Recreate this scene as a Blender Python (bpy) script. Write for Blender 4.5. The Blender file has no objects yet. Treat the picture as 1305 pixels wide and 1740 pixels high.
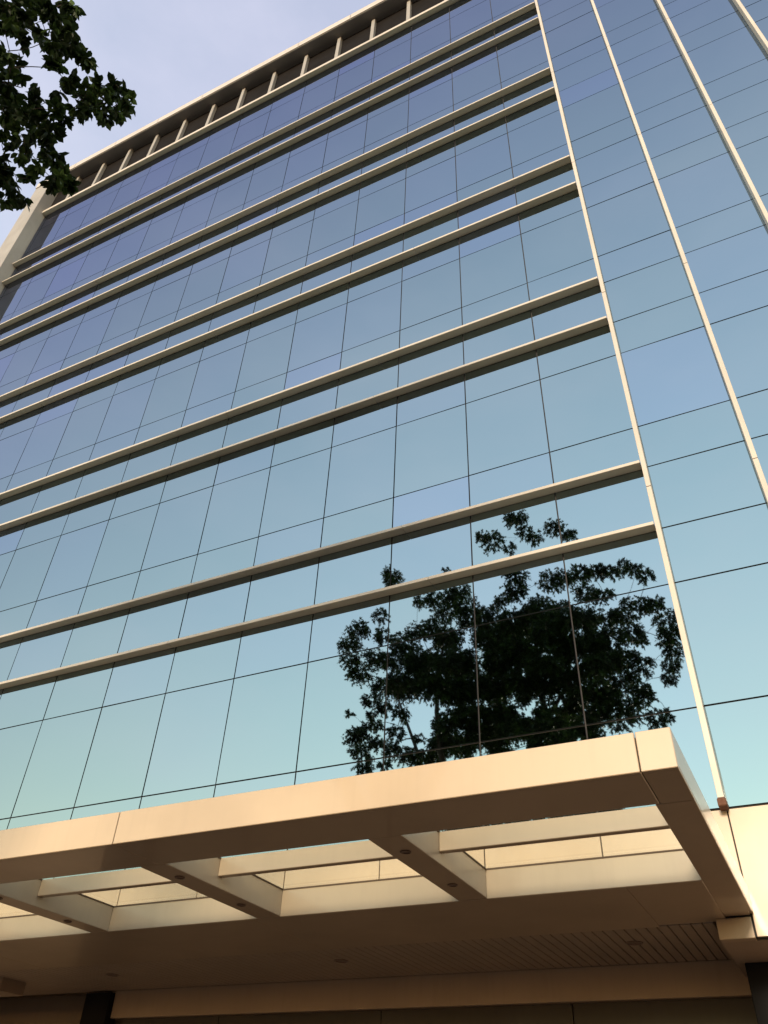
import bpy, bmesh, math, random
import numpy as np
from mathutils import Vector, Matrix

random.seed(11)
rng = np.random.default_rng(7)
scene = bpy.context.scene
COL = scene.collection

# ------------------------------------------------------------------ camera
cam_data = bpy.data.cameras.new("camera")
cam = bpy.data.objects.new("camera", cam_data)
COL.objects.link(cam)
RIGHT = Vector((0.897571, 0.439342, 0.036671))
DOWN = Vector((-0.255176, 0.585545, -0.769430))
FWD = Vector((-0.359515, 0.681260, 0.637678))
CAM_POS = Vector((0.522, -8.095, 1.623))
m = Matrix((RIGHT, -DOWN, -FWD)).transposed().to_4x4()
m.translation = CAM_POS
cam.matrix_world = m
cam_data.sensor_fit = 'VERTICAL'
cam_data.sensor_height = 24.0
cam_data.lens = 1360.7 / 1740.0 * 24.0
cam_data.clip_start = 0.05
cam_data.clip_end = 3000.0
scene.camera = cam

# ------------------------------------------------------------------ light
SUN_EL, SUN_AZ = math.radians(13.5), math.radians(-4.0)   # low hazy sun almost straight in front of the facade
SUN_DIR = Vector((-math.sin(SUN_AZ) * math.cos(SUN_EL), -math.cos(SUN_AZ) * math.cos(SUN_EL), math.sin(SUN_EL)))
world = bpy.data.worlds.new("World")
scene.world = world
world.use_nodes = True
wt = world.node_tree
wt.nodes.clear()
w_out = wt.nodes.new('ShaderNodeOutputWorld')
w_bg = wt.nodes.new('ShaderNodeBackground')
sky = wt.nodes.new('ShaderNodeTexSky')
sky.sky_type = 'NISHITA'
sky.sun_disc = False
sky.sun_elevation = SUN_EL
sky.sun_rotation = math.pi + SUN_AZ
sky.altitude = 0.0
sky.air_density = 2.0
sky.dust_density = 0.0
sky.ozone_density = 1.0
w_bg.inputs['Strength'].default_value = 0.15
# thin high haze drifting through the sky
tc = wt.nodes.new('ShaderNodeTexCoord')
mp = wt.nodes.new('ShaderNodeMapping')
mp.inputs['Scale'].default_value = (1.6, 1.6, 4.0)
mp.inputs['Location'].default_value = (35.7, 18.9, 0.0)
cn = wt.nodes.new('ShaderNodeTexNoise')
cn.inputs['Scale'].default_value = 1.7
cn.inputs['Detail'].default_value = 6.0
cn.inputs['Roughness'].default_value = 0.55
cr = wt.nodes.new('ShaderNodeMapRange')
cr.inputs['From Min'].default_value = 0.42
cr.inputs['From Max'].default_value = 0.80
cr.inputs['To Min'].default_value = 0.0
cr.inputs['To Max'].default_value = 0.20
mx = wt.nodes.new('ShaderNodeMix')
mx.data_type = 'RGBA'
mx.inputs['B'].default_value = (4.4, 4.0, 4.2, 1)
wt.links.new(tc.outputs['Generated'], mp.inputs['Vector'])
wt.links.new(mp.outputs['Vector'], cn.inputs['Vector'])
wt.links.new(cn.outputs['Fac'], cr.inputs['Value'])
wt.links.new(cr.outputs['Result'], mx.inputs['Factor'])
wt.links.new(sky.outputs['Color'], mx.inputs['A'])
veil = wt.nodes.new('ShaderNodeMix')          # even milky haze over the whole sky
veil.data_type = 'RGBA'
veil.blend_type = 'ADD'
veil.inputs['Factor'].default_value = 1.0
veil.inputs['B'].default_value = (0.80, 0.57, 0.84, 1)
wt.links.new(mx.outputs['Result'], veil.inputs['A'])
wt.links.new(veil.outputs['Result'], w_bg.inputs['Color'])
wt.links.new(w_bg.outputs['Background'], w_out.inputs['Surface'])

sun_data = bpy.data.lights.new("sun", 'SUN')
sun_data.energy = 1.85
sun_data.angle = math.radians(10.0)
sun_data.color = (1.0, 0.80, 0.58)
sun = bpy.data.objects.new("sun", sun_data)
COL.objects.link(sun)
sun.rotation_euler = SUN_DIR.to_track_quat('Z', 'Y').to_euler()
sun.location = (0, -20, 30)

vs = scene.view_settings
vs.view_transform = 'Standard'
vs.look = 'None'
vs.gamma = 1.0
vs.use_curve_mapping = False
vs.exposure = 1.08

# ------------------------------------------------------------------ materials
def new_mat(name):
    mt = bpy.data.materials.new(name)
    mt.use_nodes = True
    nt = mt.node_tree
    return mt, nt, nt.nodes['Principled BSDF']

def grime_reflection_mat(name, col, rough, dark=0.82, scale=1.3, streak=0.25, coat=0.0, spec=0.5, bump=0.0):
    """painted panel: faint large blotches (painted reflections on PANEL) and rain streaks that run down it"""
    mt, nt, b = new_mat(name)
    tcn = nt.nodes.new('ShaderNodeTexCoord')
    n1 = nt.nodes.new('ShaderNodeTexNoise'); n1.inputs['Scale'].default_value = scale; n1.inputs['Detail'].default_value = 5
    mpn = nt.nodes.new('ShaderNodeMapping'); mpn.inputs['Scale'].default_value = (9, 9, 0.7)
    n2 = nt.nodes.new('ShaderNodeTexNoise'); n2.inputs['Scale'].default_value = 1.6; n2.inputs['Detail'].default_value = 4
    nt.links.new(tcn.outputs['Object'], n1.inputs['Vector'])
    nt.links.new(tcn.outputs['Object'], mpn.inputs['Vector'])
    nt.links.new(mpn.outputs['Vector'], n2.inputs['Vector'])
    r1 = nt.nodes.new('ShaderNodeMapRange'); r1.inputs['From Min'].default_value = 0.38; r1.inputs['From Max'].default_value = 0.72
    r1.inputs['To Min'].default_value = 0.0; r1.inputs['To Max'].default_value = 1.0
    r2 = nt.nodes.new('ShaderNodeMapRange'); r2.inputs['From Min'].default_value = 0.5; r2.inputs['From Max'].default_value = 0.85
    r2.inputs['To Max'].default_value = streak
    nt.links.new(n1.outputs['Fac'], r1.inputs['Value']); nt.links.new(n2.outputs['Fac'], r2.inputs['Value'])
    m1 = nt.nodes.new('ShaderNodeMix'); m1.data_type = 'RGBA'
    m1.inputs['A'].default_value = (*col, 1); m1.inputs['B'].default_value = (*[c * dark for c in col], 1)
    m2 = nt.nodes.new('ShaderNodeMix'); m2.data_type = 'RGBA'
    m2.inputs['B'].default_value = (*[c * 0.62 for c in col], 1)
    nt.links.new(r1.outputs['Result'], m1.inputs['Factor'])
    nt.links.new(m1.outputs['Result'], m2.inputs['A']); nt.links.new(r2.outputs['Result'], m2.inputs['Factor'])
    nt.links.new(m2.outputs['Result'], b.inputs['Base Color'])
    r3 = nt.nodes.new('ShaderNodeMapRange'); r3.inputs['To Min'].default_value = rough * 0.75; r3.inputs['To Max'].default_value = rough * 1.35
    nt.links.new(n1.outputs['Fac'], r3.inputs['Value']); nt.links.new(r3.outputs['Result'], b.inputs['Roughness'])
    b.inputs['Coat Weight'].default_value = coat
    b.inputs['Coat Roughness'].default_value = 0.06
    b.inputs['Specular IOR Level'].default_value = spec
    if bump:
        bp = nt.nodes.new('ShaderNodeBump'); bp.inputs['Strength'].default_value = bump; bp.inputs['Distance'].default_value = 0.02
        n3 = nt.nodes.new('ShaderNodeTexNoise'); n3.inputs['Scale'].default_value = 0.9; n3.inputs['Detail'].default_value = 2
        nt.links.new(tcn.outputs['Object'], n3.inputs['Vector'])
        nt.links.new(n3.outputs['Fac'], bp.inputs['Height']); nt.links.new(bp.outputs['Normal'], b.inputs['Normal'])
        nt.links.new(bp.outputs['Normal'], b.inputs['Coat Normal'])
    return mt

PANEL = grime_reflection_mat("cream_composite_panel", (0.515, 0.39, 0.27), 0.34, dark=0.80, scale=0.8, streak=0.14, coat=0.35, bump=0.22)  # strong blotches put soft, uneven reflections into the cream colour
FIN = grime_reflection_mat("champagne_aluminium", (0.57, 0.505, 0.43), 0.40, dark=0.88, streak=0.15)
STONE = grime_reflection_mat("pale_render", (0.33, 0.312, 0.298), 0.75, dark=0.85, streak=0.2)
DARK = grime_reflection_mat("painted_recess_shade", (0.012, 0.010, 0.010), 0.8, spec=0.1)  # near-black: shade of the deep roof recess put into the colour
JOINT = grime_reflection_mat("black_silicone", (0.030, 0.028, 0.028), 0.7)
BLACK = grime_reflection_mat("black_steel", (0.010, 0.010, 0.012), 0.7, spec=0.15)
RUST = grime_reflection_mat("rusted_bracket", (0.13, 0.055, 0.03), 0.8, scale=30)
SLAT = grime_reflection_mat("ceiling_slat", (0.40, 0.31, 0.23), 0.45, dark=0.9)
LINTEL = grime_reflection_mat("lintel_panel", (0.36, 0.27, 0.20), 0.45, dark=0.92)
LOBBY = grime_reflection_mat("lobby_wall_panel", (0.20, 0.15, 0.11), 0.5, dark=0.9)
HEAD = grime_reflection_mat("door_head_glass", (0.05, 0.04, 0.032), 0.12)
CONC = grime_reflection_mat("street_paving", (0.20, 0.142, 0.105), 0.85, scale=0.35, spec=0.1)
ROAD = grime_reflection_mat("asphalt", (0.021, 0.0197, 0.019), 0.9, scale=0.4, spec=0.1)
GASKET = grime_reflection_mat("brown_gasket", (0.10, 0.06, 0.035), 0.7)
BACK = grime_reflection_mat("ceiling_void", (0.15, 0.115, 0.085), 0.8)
LAMPM = grime_reflection_mat("lamp_ring", (0.22, 0.15, 0.11), 0.35)
BARK = grime_reflection_mat("bark", (0.075, 0.058, 0.045), 0.9, scale=9, dark=0.5)

def glass_mat():
    mt, nt, b = new_mat("blue_mirror_glass")
    at = nt.nodes.new('ShaderNodeAttribute'); at.attribute_name = 'tint'
    rmp = nt.nodes.new('ShaderNodeMix'); rmp.data_type = 'RGBA'
    rmp.inputs['A'].default_value = (0.33, 0.41, 0.415, 1)
    rmp.inputs['B'].default_value = (0.332, 0.405, 0.465, 1)
    nt.links.new(at.outputs['Fac'], rmp.inputs['Factor'])
    nt.links.new(rmp.outputs['Result'], b.inputs['Base Color'])
    b.inputs['Metallic'].default_value = 1.0
    b.inputs['Specular Tint'].default_value = (0.49, 0.455, 0.64, 1)
    b.inputs['Roughness'].default_value = 0.018
    tcn = nt.nodes.new('ShaderNodeTexCoord')
    n = nt.nodes.new('ShaderNodeTexNoise'); n.inputs['Scale'].default_value = 0.55; n.inputs['Detail'].default_value = 1.0
    nt.links.new(tcn.outputs['Object'], n.inputs['Vector'])
    bp = nt.nodes.new('ShaderNodeBump'); bp.inputs['Strength'].default_value = 0.24; bp.inputs['Distance'].default_value = 0.02
    nt.links.new(n.outputs['Fac'], bp.inputs['Height'])
    nt.links.new(bp.outputs['Normal'], b.inputs['Normal'])
    return mt
GLASS = glass_mat()

def clear_glass_mat():
    mt = bpy.data.materials.new("canopy_glass"); mt.use_nodes = True
    nt = mt.node_tree; nt.nodes.clear()
    o = nt.nodes.new('ShaderNodeOutputMaterial'); mixs = nt.nodes.new('ShaderNodeMixShader')
    t = nt.nodes.new('ShaderNodeBsdfTransparent'); t.inputs['Color'].default_value = (0.95, 0.98, 0.965, 1)
    g = nt.nodes.new('ShaderNodeBsdfGlossy'); g.inputs['Roughness'].default_value = 0.02
    lw = nt.nodes.new('ShaderNodeLayerWeight'); lw.inputs['Blend'].default_value = 0.5
    pw = nt.nodes.new('ShaderNodeMath'); pw.operation = 'POWER'; pw.inputs[1].default_value = 4.0
    ma = nt.nodes.new('ShaderNodeMath'); ma.operation = 'MULTIPLY_ADD'; ma.inputs[1].default_value = 0.35; ma.inputs[2].default_value = 0.04
    nt.links.new(lw.outputs['Facing'], pw.inputs[0]); nt.links.new(pw.outputs['Value'], ma.inputs[0])
    nt.links.new(ma.outputs['Value'], mixs.inputs['Fac'])
    nt.links.new(t.outputs['BSDF'], mixs.inputs[1]); nt.links.new(g.outputs['BSDF'], mixs.inputs[2])
    nt.links.new(mixs.outputs['Shader'], o.inputs['Surface'])
    return mt
CLEAR = clear_glass_mat()

def leaf_mat():
    mt, nt, b = new_mat("leaf")
    at = nt.nodes.new('ShaderNodeAttribute'); at.attribute_name = 'tint'
    mixc = nt.nodes.new('ShaderNodeMix'); mixc.data_type = 'RGBA'
    mixc.inputs['A'].default_value = (0.020, 0.036, 0.014, 1); mixc.inputs['B'].default_value = (0.062, 0.110, 0.026, 1)
    nt.links.new(at.outputs['Fac'], mixc.inputs['Factor'])
    nt.links.new(mixc.outputs['Result'], b.inputs['Base Color'])
    b.inputs['Roughness'].default_value = 0.5
    b.inputs['Specular IOR Level'].default_value = 0.25
    tr_ = nt.nodes.new('ShaderNodeBsdfTranslucent'); mxs = nt.nodes.new('ShaderNodeMixShader')
    mxs.inputs['Fac'].default_value = 0.22
    nt.links.new(mixc.outputs['Result'], tr_.inputs['Color'])
    nt.links.new(b.outputs['BSDF'], mxs.inputs[1]); nt.links.new(tr_.outputs['BSDF'], mxs.inputs[2])
    nt.links.new(mxs.outputs['Shader'], nt.nodes['Material Output'].inputs['Surface'])
    return mt
LEAF = leaf_mat()

# ------------------------------------------------------------------ helpers
def link(o, parent=None):
    COL.objects.link(o)
    if parent is not None:
        o.parent = parent
    return o

def tag(o, label=None, category=None, kind=None, group=None):
    if label: o["label"] = label
    if category: o["category"] = category
    if kind: o["kind"] = kind
    if group: o["group"] = group
    return o

def boxes(name, lst, mat, parent=None, bevel=0.0):
    """one mesh from a list of (x0,x1,y0,y1,z0,z1)"""
    bm = bmesh.new()
    for x0, x1, y0, y1, z0, z1 in lst:
        r = bmesh.ops.create_cube(bm, size=1.0)
        for v in r['verts']:
            v.co = Vector(((x0 + x1) / 2 + v.co.x * (x1 - x0), (y0 + y1) / 2 + v.co.y * (y1 - y0), (z0 + z1) / 2 + v.co.z * (z1 - z0)))
    if bevel:
        bmesh.ops.bevel(bm, geom=bm.edges[:], offset=bevel, segments=1, affect='EDGES', profile=0.5)
    me = bpy.data.meshes.new(name); bm.to_mesh(me); bm.free()
    me.materials.append(mat)
    return link(bpy.data.objects.new(name, me), parent)

def box(name, x0, x1, y0, y1, z0, z1, mat, parent=None, bevel=0.0):
    return boxes(name, [(x0, x1, y0, y1, z0, z1)], mat, parent, bevel)

def empty(name, loc=(0, 0, 0), parent=None):
    o = bpy.data.objects.new(name, None); o.location = loc; o.empty_display_size = 0.3
    return link(o, parent)

def to_px(p):
    d = Vector(p) - CAM_POS
    z = d.dot(FWD)
    return (652.5 + 1360.7 * d.dot(RIGHT) / z, 870 + 1360.7 * d.dot(DOWN) / z) if z > 0.1 else None

# ------------------------------------------------------------------ ground
ground = box("ground", -900, 900, -900, 900, -0.30, -0.16, ROAD); tag(ground, kind="structure")
pave = box("pavement", -12.6, 2.4, -4.4, 16.0, -0.15, 0.0, CONC); tag(pave, kind="structure")  # unseen; extent and tone set for light bounced onto the canopy soffit

# ------------------------------------------------------------------ building
B = empty("office_building")
tag(B, "tall office block with blue mirror glass facade, beige fins and entrance canopy", "building")
XL, XR = -18.2, 8.6                 # inner face of the end wall; right end of the facade
H0 = 4.375                          # foot of the curtain wall
A = [5.40, 9.43, 13.43, 17.42, 21.42, 25.42]
Bz = [6.91, 10.95, 14.95, 18.91, 22.92, 26.92]
Cz = [7.70, 11.68, 15.68, 19.69, 23.67]
Dz = [8.70, 12.70, 16.68, 20.70, 24.71]
TOP = 27.90
zs = sorted([H0, TOP] + A + Bz + Cz + Dz)
xs = [XL + 0.01] + [-1.2 * k for k in range(15, 0, -1)] + [0.0, 1.23, 2.47, 3.71, 4.95, 6.19, 7.43, XR]
GAP = 0.009
# body of the building behind the glass
box("rear_volume", XL - 0.78, XR, 0.45, 14.0, 3.6, 29.0, STONE, B)
box("glazing_frame", XL, XR, 0.022, 0.449, H0, TOP, JOINT, B)

def pane_mesh(name, x0, x1, z0, z1, tint):
    tx, tz = random.gauss(0, 0.0017), random.gauss(0, 0.0017)     # each pane sits a hair out of true
    cx, cz = (x0 + x1) / 2, (z0 + z1) / 2
    vs_, fs = [], []
    for yb in (0.0, 0.02):
        for sx, sz in ((0, 0), (1, 0), (1, 1), (0, 1)):
            x = x1 - GAP if sx else x0 + GAP
            z = z1 - GAP if sz else z0 + GAP
            y = yb + ((x - cx) * tx + (z - cz) * tz if yb == 0 else 0)
            vs_.append((x, y, z))
    fs = [(0, 1, 2, 3), (7, 6, 5, 4), (0, 4, 5, 1), (1, 5, 6, 2), (2, 6, 7, 3), (3, 7, 4, 0)]
    return vs_, fs, tint

def finish_panes(name, items, parent):
    vv, ff, tt = [], [], []
    for v, f_, t in items:
        o = len(vv); vv += v; ff += [tuple(i + o for i in q) for q in f_]; tt += [t] * len(v)
    me = bpy.data.meshes.new(name); me.from_pydata(vv, [], ff); me.update()
    a = me.attributes.new('tint', 'FLOAT', 'POINT'); a.data.foreach_set('value', tt)
    me.materials.append(GLASS)
    return link(bpy.data.objects.new(name, me), parent)

panes = []
for i in range(len(xs) - 1):
    for j in range(len(zs) - 1):
        x0, x1, z0, z1 = xs[i], xs[i + 1], zs[j], zs[j + 1]
        t = random.random() ** 2 * 0.5
        if random.random() < 0.06: t = 0.8 + random.random() * 0.4
        p = [to_px((x, 0, z)) for x, z in ((x0, z0), (x1, z0), (x1, z1), (x0, z1))]
        area = 0.0
        if all(p):
            q = [(min(max(a_, 0), 1305), min(max(b_, 0), 1740)) for a_, b_ in p]
            area = abs(sum(q[k][0] * q[(k + 1) % 4][1] - q[(k + 1) % 4][0] * q[k][1] for k in range(4))) / 2
        if x1 <= 0.01 and z1 < 5.5: area *= 0.25
        panes.append((area, pane_mesh("glass_pane", x0, x1, z0, z1, t)))
panes.sort(key=lambda e: -e[0])
for e in panes[:300]:
    finish_panes("glass_pane", [e[1]], B)
tag(finish_panes("upper_glass_panes", [e[1] for e in panes[300:]], B), kind="stuff")

# horizontal sunshade fins, in pairs at every floor
FD, FT = 0.148, 0.046
for z in Cz + Dz:
    cuts = [XL + 0.004, -13.2, -8.1 + random.uniform(-1, 1), -3.4 + random.uniform(-0.6, 0.6), -0.052]
    boxes("sunshade_fin", [(cuts[k] + 0.003, cuts[k + 1] - 0.003, -FD, -0.004, z - FT / 2, z + FT / 2) for k in range(4)], FIN, B, 0.003)
# vertical fins
for x in (0.0, 1.23, 2.47, 3.71, 4.95, 6.19, 7.43):
    cuts = [4.42, 8.26, 12.27, 16.37, 20.4, 24.4, TOP]
    o = boxes("vertical_fin", [(x - 0.046, x + 0.012, -0.152, -0.004, cuts[k] + 0.004, cuts[k + 1] - 0.004) for k in range(6)], FIN, B, 0.003)
    if x == 0.0:
        box("rusted_end_cap", x - 0.056, x + 0.022, -0.165, -0.01, 4.345, 4.419, RUST, o, 0.008)

# roof terrace band: ledge, posts, soffit, near-black wall painting the recess's shade
box("roof_ledge", XL + 0.004, XR, -0.152, 0.60, TOP + 0.002, TOP + 0.14, FIN, B, 0.006)
slab = box("roof_slab", XL - 0.78, XR, -0.43, 14.0, 29.72, 30.05, STONE, B, 0.01)
for k in range(14):
    box("slab_edge_trim", XL - 0.79 + k * 1.92, XL - 0.79 + k * 1.92 + 1.90, -0.455, -0.4305, 29.74, 30.08, FIN, slab)
for k in range(-6, 15):
    x = -1.225 * k
    if XL + 0.3 < x < XR - 0.2:
        box("roof_post", x - 0.06, x + 0.06, -0.125, -0.001, TOP + 0.141, 29.719, STONE, B, 0.008)
box("recess_shade_wall", XL, XR, 0.0, 0.449, TOP + 0.141, 29.719, DARK, B)  # flat wall behind the posts, coloured as the shaded depth of the opening
box("end_wall", XL - 0.78, XL - 0.001, -0.43, 0.449, 0.0, 29.719, STONE, B, 0.01)

# cladding at first-floor level, in panels 1.2 m wide
clad = boxes("cladding_backing", [(XL, -0.301, 0.03, 0.44, 3.70, H0 - 0.004), (-0.3, XR, 0.03, 0.44, 3.30, H0 - 0.004)], JOINT, B)
for i in range(len(xs) - 1):
    x0, x1 = xs[i], xs[i + 1]
    zlow = 3.292 if x0 > -0.1 else 3.70
    box("cladding_panel", x0 + 0.006, x1 - 0.006, 0.0, 0.029, zlow, H0 - 0.012, PANEL, clad, 0.003)
box("cladding_return", -0.30, -0.012, 0.0, 0.12, 3.285, 3.449, PANEL, clad, 0.004)
low_soffit = box("side_soffit", -0.30, XR, 0.121, 2.2, 3.286, 3.299, LINTEL, B)

# entrance canopy
CZ0, CZ1 = 3.45, 3.69
CY0 = -3.47
canopy = box("canopy", -12.3, -0.03, -3.43, -2.96, 3.47, 3.672, JOINT, B)
def cp(name, *a, bevel=0.004, mat=PANEL): return box(name, *a, mat, canopy, bevel)
fj = [0.022, -0.185, -4.075, -7.965, -12.35]
for k in range(len(fj) - 1):      # fascia, right return, soffit of the front beam
    cp("fascia_panel", fj[k + 1] + 0.004, fj[k] - 0.004 if k else 0.022, CY0, CY0 + 0.04, CZ0, CZ1)
    cp("front_soffit_panel", fj[k + 1] + 0.003, (fj[k] - 0.003) if k else 0.0215, CY0 + 0.041, -2.92, CZ0 + 0.002, CZ0 + 0.02)
cp("end_panel", -0.01, 0.022, CY0 + 0.041, -0.004, CZ0 + 0.021, CZ1)
opens = [(-1.955, -0.215), (-4.005, -2.215), (-6.085, -4.265), (-8.135, -6.315), (-10.19, -8.37)]
OY0, OY1 = -2.92, -1.21
# end beam and cross beams
cp("end_soffit_panel", -0.215, 0.0215, OY0 + 0.003, -0.17, CZ0, CZ0 + 0.02)
cp("end_beam", -0.215, -0.011, OY0 + 0.003, -0.17, CZ0 + 0.021, CZ1 - 0.004)
cp("end_beam_foot", -0.215, -0.011, -0.168, -0.004, CZ0 + 0.012, CZ1 - 0.004)
for k in range(5):
    xr = opens[k][0]; xl = opens[k + 1][1] if k < 4 else -12.3
    cp("cross_beam", xl, xr, OY0 + 0.003, OY1 - 0.003, CZ0 + 0.003, CZ1 - 0.002)
# back beam runs under the facade to the slatted ceiling
for x0, x1 in ((-0.80, -0.216), (-4.30, -0.803), (-8.3, -4.303), (-12.3, -8.303)):
    y1 = -0.02 if x0 == -0.80 else 0.16
    cp("back_soffit_panel", x0, x1, OY1 + 0.031, y1 + (0.12 if x0 == -0.80 else 0), CZ0, CZ0 + 0.03)
cp("back_beam", -12.3, -0.217, OY1 + 0.0, OY1 + 0.03, CZ0 - 0.001, CZ1 - 0.001)
cp("beam_top", -12.3, -0.217, OY1 + 0.031, -0.003, CZ1 - 0.03, CZ1 - 0.003)
for x0, x1 in opens:
    cp("crossbar", x0 + 0.001, x1 - 0.001, -2.24, -2.17, 3.54, CZ1 - 0.004)
    for q in ((x0, x1, OY1 - 0.006, OY1 - 0.001, CZ1 - 0.012, CZ1 + 0.001), (x0 + 0.001, x0 + 0.006, OY0, OY1 - 0.007, CZ1 - 0.012, CZ1 + 0.001)):
        cp("glazing_gasket", *q, mat=GASKET, bevel=0.0)
    # roof light resting on the beams
    cp("roof_light", x0 - 0.06, x1 + 0.06 if x1 < -0.3 else x1 + 0.02, OY0 - 0.06, OY1 + 0.08, CZ1 + 0.002, CZ1 + 0.014, mat=CLEAR, bevel=0.0)

def downlight(x, y, z, r, parent):
    bm = bmesh.new()
    n = 20
    rings = [(r, 0.0), (r, -0.006), (r * 0.80, -0.008), (r * 0.72, 0.0), (r * 0.66, 0.0)]
    vv = [[bm.verts.new((x + rr * math.cos(2 * math.pi * k / n), y + rr * math.sin(2 * math.pi * k / n), z + dz)) for k in range(n)] for rr, dz in rings]
    for a_, b_ in zip(vv, vv[1:]):
        for k in range(n):
            bm.faces.new((a_[k], a_[(k + 1) % n], b_[(k + 1) % n], b_[k]))
    bm.faces.new(vv[-1])
    me = bpy.data.meshes.new("downlight"); bm.to_mesh(me); bm.free(); me.materials.append(LAMPM)
    return link(bpy.data.objects.new("downlight", me), parent)
for k in range(4):
    xc = (opens[k][0] + opens[k + 1][1]) / 2
    for y in (-2.58, -1.68):
        downlight(xc + 0.01, y, CZ0 + 0.0015, 0.042, canopy)

# slatted ceiling behind the canopy
ceil = box("slatted_ceiling", -12.3, -0.31, 0.165, 1.70, 3.475, 3.50, BACK, B)
x = -0.34
while x > -12.2:
    box("slat", x - 0.089, x, 0.166, 1.699, 3.452, 3.474, SLAT, ceil, 0.004)
    x -= 0.10
for x in (-1.16, -4.40, -7.69):
    downlight(x, 0.72, 3.4515, 0.085, ceil)
# lintel, door heads and posts of the entrance
lint = box("entrance_lintel", -8.48, -0.26, 1.702, 1.95, 3.13, 3.452, LINTEL, B, 0.004)
heads = [-8.48, -6.75, -4.42, -2.12, -0.26]
for a_, b_ in zip(heads, heads[1:]):
    box("door_head_panel", a_ + 0.005, b_ - 0.005, 1.80, 1.84, 2.2, 3.128, HEAD, lint, 0.003)
    box("door_leaf", a_ + 0.03, b_ - 0.03, 1.86, 1.89, 0.0, 2.195, HEAD, lint, 0.003)
box("entrance_post", -0.225, 0.12, 1.00, 1.30, 0.0, 3.285, BLACK, B, 0.006)
box("entrance_post", -8.93, -8.49, 1.62, 1.98, 0.0, 3.43, BLACK, B, 0.006)
box("entrance_post_base", -9.35, -9.0, 1.70, 1.90, 0.0, 3.06, BLACK, B, 0.006)
# side walls of the entrance recess and ground-floor walls
box("lobby_wall", -12.3, -9.0, 1.99, 2.2, 0.0, 3.474, LOBBY, B)
box("lobby_beam", -12.3, -9.35, 0.49, 0.9, 3.30, 3.451, LINTEL, B)
box("ground_floor_wall", 0.13, XR, 1.25, 1.5, 0.0, 3.285, LINTEL, B)
box("lobby_rear_wall", -12.3, XR, 2.21, 2.4, 0.0, 3.59, LINTEL, B)
box("ground_floor_side", XL, -12.31, 0.0, 0.4, 0.0, 3.69, LINTEL, B)

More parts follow.
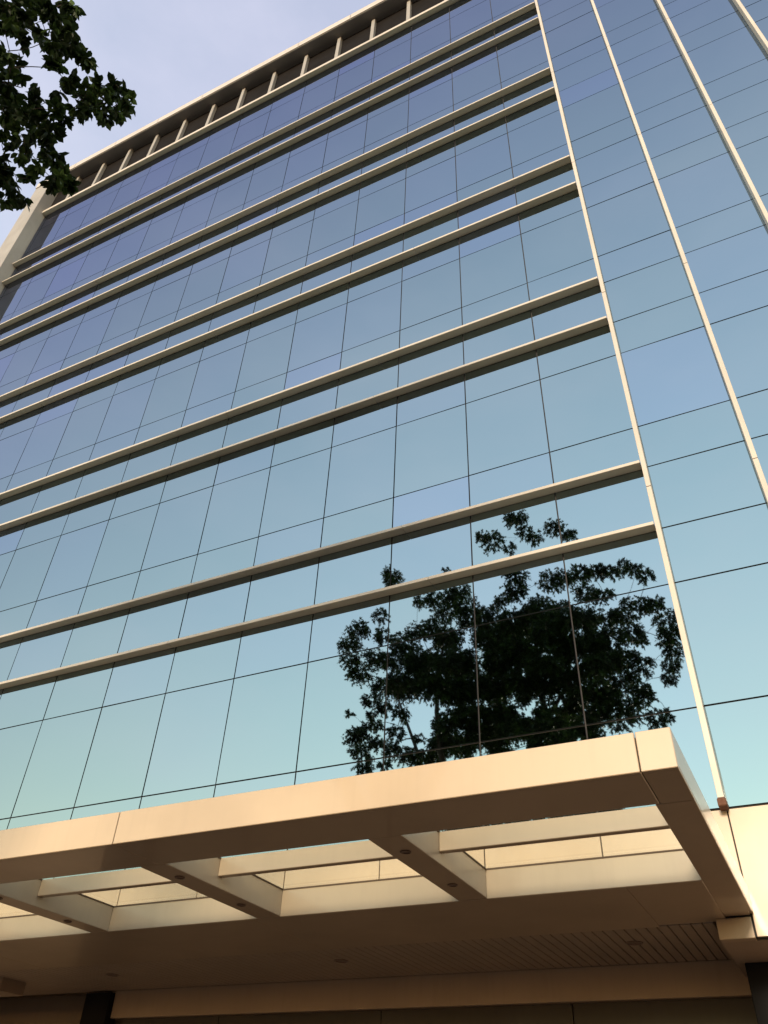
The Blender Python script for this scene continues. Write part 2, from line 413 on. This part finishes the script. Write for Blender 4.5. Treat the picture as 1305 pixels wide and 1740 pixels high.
# ------------------------------------------------------------------ tree
CLUMPS = [(-4.72,-10.45,17.17,0.31), (-4.55,-10.68,16.65,0.2), (-5.63,-10.79,16.77,0.3), (-6.06,-11.08,17.29,0.17), (-3.63,-10.68,16.59,0.25), (-3.34,-11.04,16.51,0.18), (-3.89,-9.26,15.24,0.17), (-4.93,-10.13,15.82,0.14), (-9.17,-11.09,16.83,0.23), (-8.94,-10.5,16.09,0.19), (-7.36,-11,16.56,0.11), (-4.55,-9.43,14.26,0.28), (-4.84,-10.14,14.29,0.31), (-5.09,-9.69,13.72,0.21), (-3.86,-10.29,14.47,0.29), (-3.44,-10.35,14.62,0.24), (-2.76,-9.23,13.86,0.22), (-2.45,-9.63,14.08,0.21), (-2.12,-9.76,14.07,0.2), (-1.93,-11.03,15.01,0.19), (-1.55,-10.73,14.62,0.19), (-1.22,-9.52,13.53,0.16), (-3.01,-10.79,14.27,0.31), (-2.33,-9.48,13.22,0.21), (-1.93,-10.43,13.34,0.16), (-1.45,-9.45,12.63,0.23), (-1.11,-9.2,12.42,0.2), (-1.1,-10.94,12.98,0.28), (-0.96,-9.62,11.81,0.24), (-0.98,-9.63,11.33,0.21), (-1.24,-11.16,11.73,0.21), (-1.32,-10.94,11.31,0.16), (-1.13,-9.78,11.69,0.17), (-2.2,-11.12,13.39,0.29), (-1.96,-10.28,12.4,0.26), (-2.54,-10.56,13.1,0.31), (-2.32,-9.61,11.95,0.28), (-1.93,-11.08,12.57,0.17), (-2.26,-10.58,11.9,0.32), (-1.9,-11.13,11.86,0.21), (-2.44,-10.99,11.6,0.34), (-1.96,-9.8,10.6,0.22), (-1.85,-9.92,10.41,0.18), (-2.1,-9.53,10.02,0.25), (-1.65,-9.49,9.7,0.19), (-2.43,-9.33,9.8,0.25), (-1.45,-9.8,9.88,0.1), (-9.2,-10.41,14.83,0.2), (-9.23,-9.21,13.68,0.29), (-10.22,-10.56,14.15,0.3), (-9.84,-9.88,13.15,0.25), (-9.43,-9.82,12.6,0.31), (-9.57,-10.84,13.69,0.33), (-8.9,-10.16,13.94,0.23), (-8.19,-9.83,13.3,0.36), (-8.57,-10.16,12.98,0.36), (-8.09,-10.61,14.16,0.32), (-6.95,-9.31,13.3,0.33), (-8.25,-11.15,15.64,0.19), (-6.97,-9.25,14.2,0.24), (-7.06,-10.7,15.16,0.33), (-6.74,-10.89,15.41,0.27), (-5.99,-9.24,13.69,0.28), (-7.1,-10.78,14.69,0.32), (-8.85,-9.93,12.08,0.29), (-9.39,-10.36,12.02,0.19), (-9.38,-9.22,11.04,0.07), (-9.25,-9.29,10.48,0.23), (-9.18,-9.56,10.75,0.21), (-10.04,-11.11,10.92,0.25), (-9.1,-9.59,9.81,0.21), (-9.55,-10.71,11.75,0.12), (-9.07,-11.06,10.84,0.24), (-8.62,-11.08,10.6,0.26), (-8.32,-9.89,10.66,0.2), (-8.65,-9.91,9.9,0.15), (-7.54,-10.25,10.03,0.21), (-8.02,-10.75,10.8,0.12), (-5.86,-9.42,13.29,0.29), (-5.96,-10.7,14.06,0.35), (-9.17,-10.79,11.95,0.23), (-9.48,-10.92,11.02,0.23), (-7.43,-9.27,9.63,0.22), (-7.64,-11.09,10.29,0.2), (-8.69,-9.38,10.76,0.16), (-8.2,-9.88,11.18,0.2), (-7.43,-9.33,12.22,0.45), (-8.7,-12.22,14.12,0.52), (-7.83,-8.98,11.58,0.38), (-8.48,-10.59,12.31,0.42), (-6.89,-8.79,11.23,0.4), (-7.68,-10.31,12.18,0.44), (-6.53,-9.31,12.85,0.37), (-7.72,-12.02,14.49,0.43), (-6.36,-8.64,11.71,0.4), (-7.47,-11.29,13.13,0.46), (-6.21,-9.36,12.08,0.44), (-7.2,-11.93,13.52,0.5), (-6.31,-8.95,10.97,0.42), (-7.21,-11.2,12.29,0.48), (-5.85,-9.19,11.18,0.42), (-6.83,-11.8,12.67,0.49), (-5.9,-9.05,10.34,0.39), (-7.24,-12.37,12.11,0.47), (-6.26,-8.71,10.06,0.33), (-7.19,-10.8,11.14,0.37), (-6.78,-9.53,9.97,0.31), (-7.76,-11.73,11.03,0.35), (-5.98,-8.94,9.61,0.3), (-6.97,-11.27,10.67,0.34), (-5.74,-9.38,10.01,0.35), (-6.45,-11.48,10.98,0.39), (-5.27,-9.16,9.57,0.25), (-6.28,-12,10.92,0.29), (-5.44,-9.49,12.6,0.44), (-6.18,-12.02,14.2,0.5), (-4.82,-9.77,13.05,0.45), (-5.66,-12.3,14.61,0.51), (-4.1,-9.72,13.18,0.36), (-4.47,-11.25,14.29,0.4), (-5.27,-9.54,11.97,0.46), (-5.92,-11.48,13.04,0.51), (-4.68,-9.36,12.07,0.47), (-5.32,-11.78,13.39,0.53), (-3.78,-8.86,12.13,0.42), (-4.54,-11.71,13.86,0.49), (-3.23,-8.66,12.28,0.38), (-3.66,-10.49,13.49,0.42), (-2.86,-9.16,12.4,0.34), (-3.31,-11.04,13.52,0.38), (-3.85,-8.6,11.19,0.43), (-4.54,-11.09,12.54,0.49), (-3.28,-9.05,11.69,0.41), (-3.58,-10.28,12.36,0.44), (-2.79,-9.3,11.81,0.36), (-3.37,-12.31,13.53,0.43), (-4.54,-9.04,11.05,0.44), (-4.91,-10.51,11.76,0.47), (-3.99,-9.33,10.94,0.33), (-4.57,-10.97,11.74,0.36), (-3.44,-9.34,10.99,0.39), (-3.74,-10.51,11.72,0.42), (-2.69,-8.87,10.93,0.35), (-3.08,-10.84,11.91,0.39), (-2.41,-9.31,11.24,0.3), (-2.75,-10.77,12.1,0.32), (-5.46,-9.78,11.36,0.43), (-6,-11.28,12.15,0.47), (-5.12,-9.13,10.28,0.37), (-5.83,-10.84,11.23,0.41), (-4.78,-8.93,9.79,0.32), (-5.92,-12.26,11.42,0.38), (-4.7,-9.79,10.18,0.2), (-5.01,-10.85,10.66,0.21), (-4.27,-9.49,10.31,0.17), (-4.58,-10.46,10.79,0.17), (-3.84,-8.96,9.84,0.27), (-4.41,-11.37,10.95,0.31), (-3.6,-8.64,9.28,0.25), (-4.03,-10.76,10.31,0.28), (-3.1,-8.62,9.46,0.25), (-3.77,-11.91,10.98,0.3), (-3.3,-9.18,10.36,0.31), (-3.87,-12.21,11.91,0.36), (-2.81,-8.96,10.31,0.32), (-3.28,-12.03,11.93,0.37), (-2.73,-8.94,9.82,0.23), (-3.39,-11.92,11.19,0.27), (-2.6,-9.2,10.2,0.25), (-2.78,-10.93,11.14,0.27), (-2.93,-8.88,9.38,0.18), (-3.7,-12,10.82,0.22), (-3.63,-9.77,10.37,0.23), (-4.21,-12.4,11.61,0.26), (-4.28,-9.37,9.84,0.21), (-5.18,-12.29,11.07,0.24), (-4.54,-8.78,10.37,0.15), (-5.32,-11.54,11.82,0.17)]
LOW_SPRAYS = [(-3.26,-7.44,8.4,0.09), (-3.31,-7.34,8.61,0.09), (-3.12,-7.28,8.42,0.09), (-3.02,-7.27,8.46,0.06), (-3.23,-7.13,8.81,0.08), (-3.57,-7.27,8.79,0.09), (-3.54,-7.18,8.92,0.09), (-3.2,-7.14,8.42,0.08), (-3.2,-7.04,8.68,0.07), (-3.07,-7.07,8.64,0.04), (-3.25,-6.93,8.79,0.07), (-3.15,-6.86,8.73,0.05), (-3.48,-6.88,8.97,0.08), (-3.35,-6.94,8.53,0.04), (-3.19,-6.88,8.31,0.05), (-3.52,-6.75,8.7,0.03), (-3.46,-7.23,8.3,0.04), (-3.69,-7.07,8.59,0.07), (-3.73,-7.03,8.44,0.08), (-3.84,-6.91,8.73,0.08), (-3.81,-6.91,8.42,0.08), (-3.73,-6.83,8.51,0.08), (-3.7,-6.83,8.2,0.1), (-3.7,-6.71,8.45,0.08), (-3.48,-6.71,8.3,0.06), (-3.65,-6.55,8.63,0.05), (-3.76,-6.65,8.36,0.09), (-3.7,-6.73,8.05,0.06), (-3.57,-6.61,8.2,0.06), (-3.72,-6.56,8.23,0.07), (-3.81,-6.43,8.49,0.06), (-3.73,-6.54,8.03,0.05), (-3.84,-6.35,8.43,0.07), (-3.83,-6.25,8.35,0.08), (-3.65,-6.36,7.94,0.06), (-3.85,-6.16,8.33,0.04), (-3.76,-6.68,7.95,0.04), (-3.9,-6.63,7.88,0.05), (-4.1,-6.46,8.17,0.07), (-4.01,-6.53,7.89,0.05), (-4.15,-6.34,8.38,0.05), (-4.09,-6.36,8.04,0.05), (-4.13,-6.44,7.86,0.02), (-3.46,-6.61,8.8,0.06), (-3.15,-6.63,8.26,0.06), (-3.49,-6.58,8.71,0.05), (-3.08,-6.6,8.31,0.05), (-3.03,-6.68,8.44,0.04), (-3.27,-6.51,9.02,0.05), (-3.14,-6.46,8.83,0.06), (-2.95,-6.46,8.5,0.04), (-3.03,-6.52,8.38,0.05), (-3.42,-6.34,8.92,0.04), (-3.19,-6.35,8.76,0.03), (-3.41,-6.62,8.85,0.03), (-2.91,-7.23,8.59,0.04), (-3.55,-7.38,8.7,0.05), (-3.82,-6.9,8.21,0.03), (-3.84,-6.81,8.07,0.02), (-3.37,-7.46,8.54,0.06)]

for k in range(26):
    CLUMPS.append((random.uniform(-7.6, -3.4), random.uniform(-11.8, -9.4), random.uniform(7.9, 9.3), random.uniform(0.35, 0.5)))
TREE = empty("broadleaf_tree", (-5.2, -10.5, 0.0))
tag(TREE, "dark broadleaf tree in front of the facade, branch overhead and crown mirrored in glass", "tree")
TO = Vector(TREE.location)

def tube(bm, pts, rad, n=7):
    rings = []
    for i, p in enumerate(pts):
        d = (pts[min(i + 1, len(pts) - 1)] - pts[max(i - 1, 0)]).normalized()
        u = d.orthogonal().normalized(); w = d.cross(u)
        rings.append([bm.verts.new(p + (u * math.cos(2 * math.pi * k / n) + w * math.sin(2 * math.pi * k / n)) * rad[i]) for k in range(n)])
    for a_, b_ in zip(rings, rings[1:]):
        # match the seam of the next ring to this one
        off = min(range(n), key=lambda s: sum((a_[k].co - b_[(k + s) % n].co).length for k in range(n)))
        for k in range(n):
            bm.faces.new((a_[k], a_[(k + 1) % n], b_[(k + 1 + off) % n], b_[(k + off) % n]))

def curve_pts(p0, p1, sag, n):
    out = []
    side = Vector((random.uniform(-1, 1), random.uniform(-1, 1), 0)) * (p1 - p0).length * 0.15
    for i in range(n + 1):
        t = i / n
        out.append(p0.lerp(p1, t) + (Vector((0, 0, sag)) + side) * math.sin(math.pi * t))
    return out

def wood(name, bm):
    me = bpy.data.meshes.new(name); bm.to_mesh(me); bm.free(); me.materials.append(BARK)
    me.transform(Matrix.Translation(-TO))
    for p in me.polygons: p.use_smooth = True
    return link(bpy.data.objects.new(name, me), TREE)

def grow(bm, nodes, targets, r0, sag):
    '''each twig leaves the wood already grown, at the point nearest to its clump'''
    nodes = [(Vector(n), r0) for n in nodes]
    hub = nodes[-1][0]
    for p in sorted(targets, key=lambda q: (q - hub).length):
        n0, rr = min(nodes, key=lambda n: (n[0] - p).length + 0.25 * (n[0] - hub).length)
        q = curve_pts(n0, p, sag, 5)
        r1 = max(rr * 0.62, 0.003)
        tube(bm, q, [rr * 0.9 + (r1 - rr * 0.9) * k / 5 for k in range(6)], 5)
        nodes += [(q[k], rr * 0.9 + (r1 - rr * 0.9) * k / 5) for k in (2, 3, 4, 5)]

bm = bmesh.new()
tr = [Vector((-5.2, -10.5, -0.1)), Vector((-5.22, -10.48, 0.5)), Vector((-5.1, -10.42, 2.5)), Vector((-5.15, -10.35, 4.6)), Vector((-5.05, -10.3, 6.2))]
tube(bm, tr, [0.34, 0.27, 0.23, 0.20, 0.17], 12)
wood("trunk", bm)
pts_all = [Vector(c[:3]) for c in CLUMPS]
low_all = [Vector(c[:3]) for c in LOW_SPRAYS]
hubs = [Vector(h) for h in ((-8.4, -10.3, 11.6), (-6.8, -9.6, 12.6), (-7.6, -10.8, 9.9), (-5.4, -10.5, 13.2), (-4.2, -9.9, 11.8), (-2.9, -10.2, 12.4),
                            (-2.6, -10.0, 10.4), (-5.6, -9.4, 10.2), (-4.6, -11.2, 9.6))]
owner = [min(range(len(hubs)), key=lambda h: (hubs[h] - p).length) for p in pts_all]
for h, hp in enumerate(hubs):
    bm = bmesh.new()
    start = tr[3].lerp(tr[4], random.uniform(0.1, 1.0))
    cpts = curve_pts(start, hp, 0.35, 7)
    tube(bm, cpts, [0.12 - 0.085 * i / 7 for i in range(8)])
    grow(bm, cpts[3:], [p for i, p in enumerate(pts_all) if owner[i] == h], 0.024, 0.10)
    wood("limb", bm)
bm = bmesh.new()
low_hub = Vector((-4.45, -7.5, 8.55))
cpts = curve_pts(tr[4], low_hub, 0.7, 8)
tube(bm, cpts, [0.085 - 0.06 * i / 8 for i in range(9)])
grow(bm, cpts[-3:], low_all, 0.011, 0.02)
wood("limb", bm)

# leaves: pointed ovals folded along the midrib, in drooping sprays
def leaves(centres, dirs, length, width):
    n = len(centres)
    d = dirs / np.linalg.norm(dirs, axis=1, keepdims=True)
    up = rng.normal(0, 0.45, (n, 3)); up[:, 2] += 1.0
    s = np.cross(d, up); s /= np.linalg.norm(s, axis=1, keepdims=True) + 1e-9
    nn = np.cross(s, d)
    L = length[:, None]; W = width[:, None]
    base = centres
    p = [base,
         base + d * L * 0.35 + s * W * 0.5 + nn * W * 0.14,
         base + d * L * 0.70 + s * W * 0.42 + nn * W * 0.10,
         base + d * L * 1.0 - nn * L * 0.08,
         base + d * L * 0.70 - s * W * 0.42 + nn * W * 0.10,
         base + d * L * 0.35 - s * W * 0.5 + nn * W * 0.14]
    return np.stack(p, 1)

allv, tint = [], []
def spray(cx, cy, cz, r, n_leaf, ll):
    n_tw = max(3, n_leaf // 13)
    a = rng.normal(0, 1, (n_tw, 3)); a /= np.linalg.norm(a, axis=1, keepdims=True)
    base = np.array((cx, cy, cz)) + a * (r * rng.random((n_tw, 1)) ** 0.5) * np.array((1, 1, 0.85)) * 0.85
    out = a * np.array((1, 1, 0.35)) + np.array((0, 0, -0.18)); out /= np.linalg.norm(out, axis=1, keepdims=True)
    k = max(3, n_leaf // n_tw)
    t = rng.random((n_tw, k))
    tl = min(0.20, r * 0.7)
    cen = base[:, None, :] + out[:, None, :] * (t * tl)[..., None] + np.array((0, 0, -1.0)) * (t ** 2 * tl * 0.35)[..., None]
    ang = rng.normal(0, 0.75, (n_tw, k, 3))
    dr = out[:, None, :] * 0.8 + ang + np.array((0, 0, -0.45))
    cen = cen.reshape(-1, 3); dr = dr.reshape(-1, 3)
    L = ll * rng.uniform(0.7, 1.25, len(cen)); W = L * rng.uniform(0.44, 0.60, len(cen))
    allv.append(leaves(cen, dr, L, W))
    tw = np.repeat(rng.random(n_tw) ** 2, k)
    tint.append(np.clip(tw + rng.normal(0, 0.12, len(cen)), 0, 1))
for i, (cx, cy, cz, r) in enumerate(CLUMPS):
    spray(cx, cy, cz, r * 0.86 + 0.03, int(9800 * r * r + 850 * r) + 26, 0.074)
for (cx, cy, cz, r) in LOW_SPRAYS:
    spray(cx, cy, cz, r * 0.95, int(600 * r) + 14, 0.087)
V = np.concatenate(allv); T = np.concatenate(tint)
nL = len(V)
print("leaves", nL)
vv = (V.reshape(-1, 3) - np.array(TO)).astype(np.float32)
idx = np.arange(nL, dtype=np.int64)[:, None] * 6
quads = np.concatenate([idx + np.array([0, 1, 2, 3]), idx + np.array([0, 3, 4, 5])], 1).reshape(-1)
me = bpy.data.meshes.new("crown")
me.vertices.add(nL * 6); me.vertices.foreach_set('co', vv.ravel())
me.loops.add(nL * 8); me.loops.foreach_set('vertex_index', quads.astype(np.int32))
me.polygons.add(nL * 2)
me.polygons.foreach_set('loop_start', np.arange(0, nL * 8, 4, dtype=np.int32))
me.polygons.foreach_set('loop_total', np.full(nL * 2, 4, dtype=np.int32))
me.update(calc_edges=True)
at_ = me.attributes.new('tint', 'FLOAT', 'POINT'); at_.data.foreach_set('value', np.repeat(T, 6).astype(np.float32))
me.materials.append(LEAF)
crown = link(bpy.data.objects.new("crown", me), TREE)
tag(crown, kind="stuff")
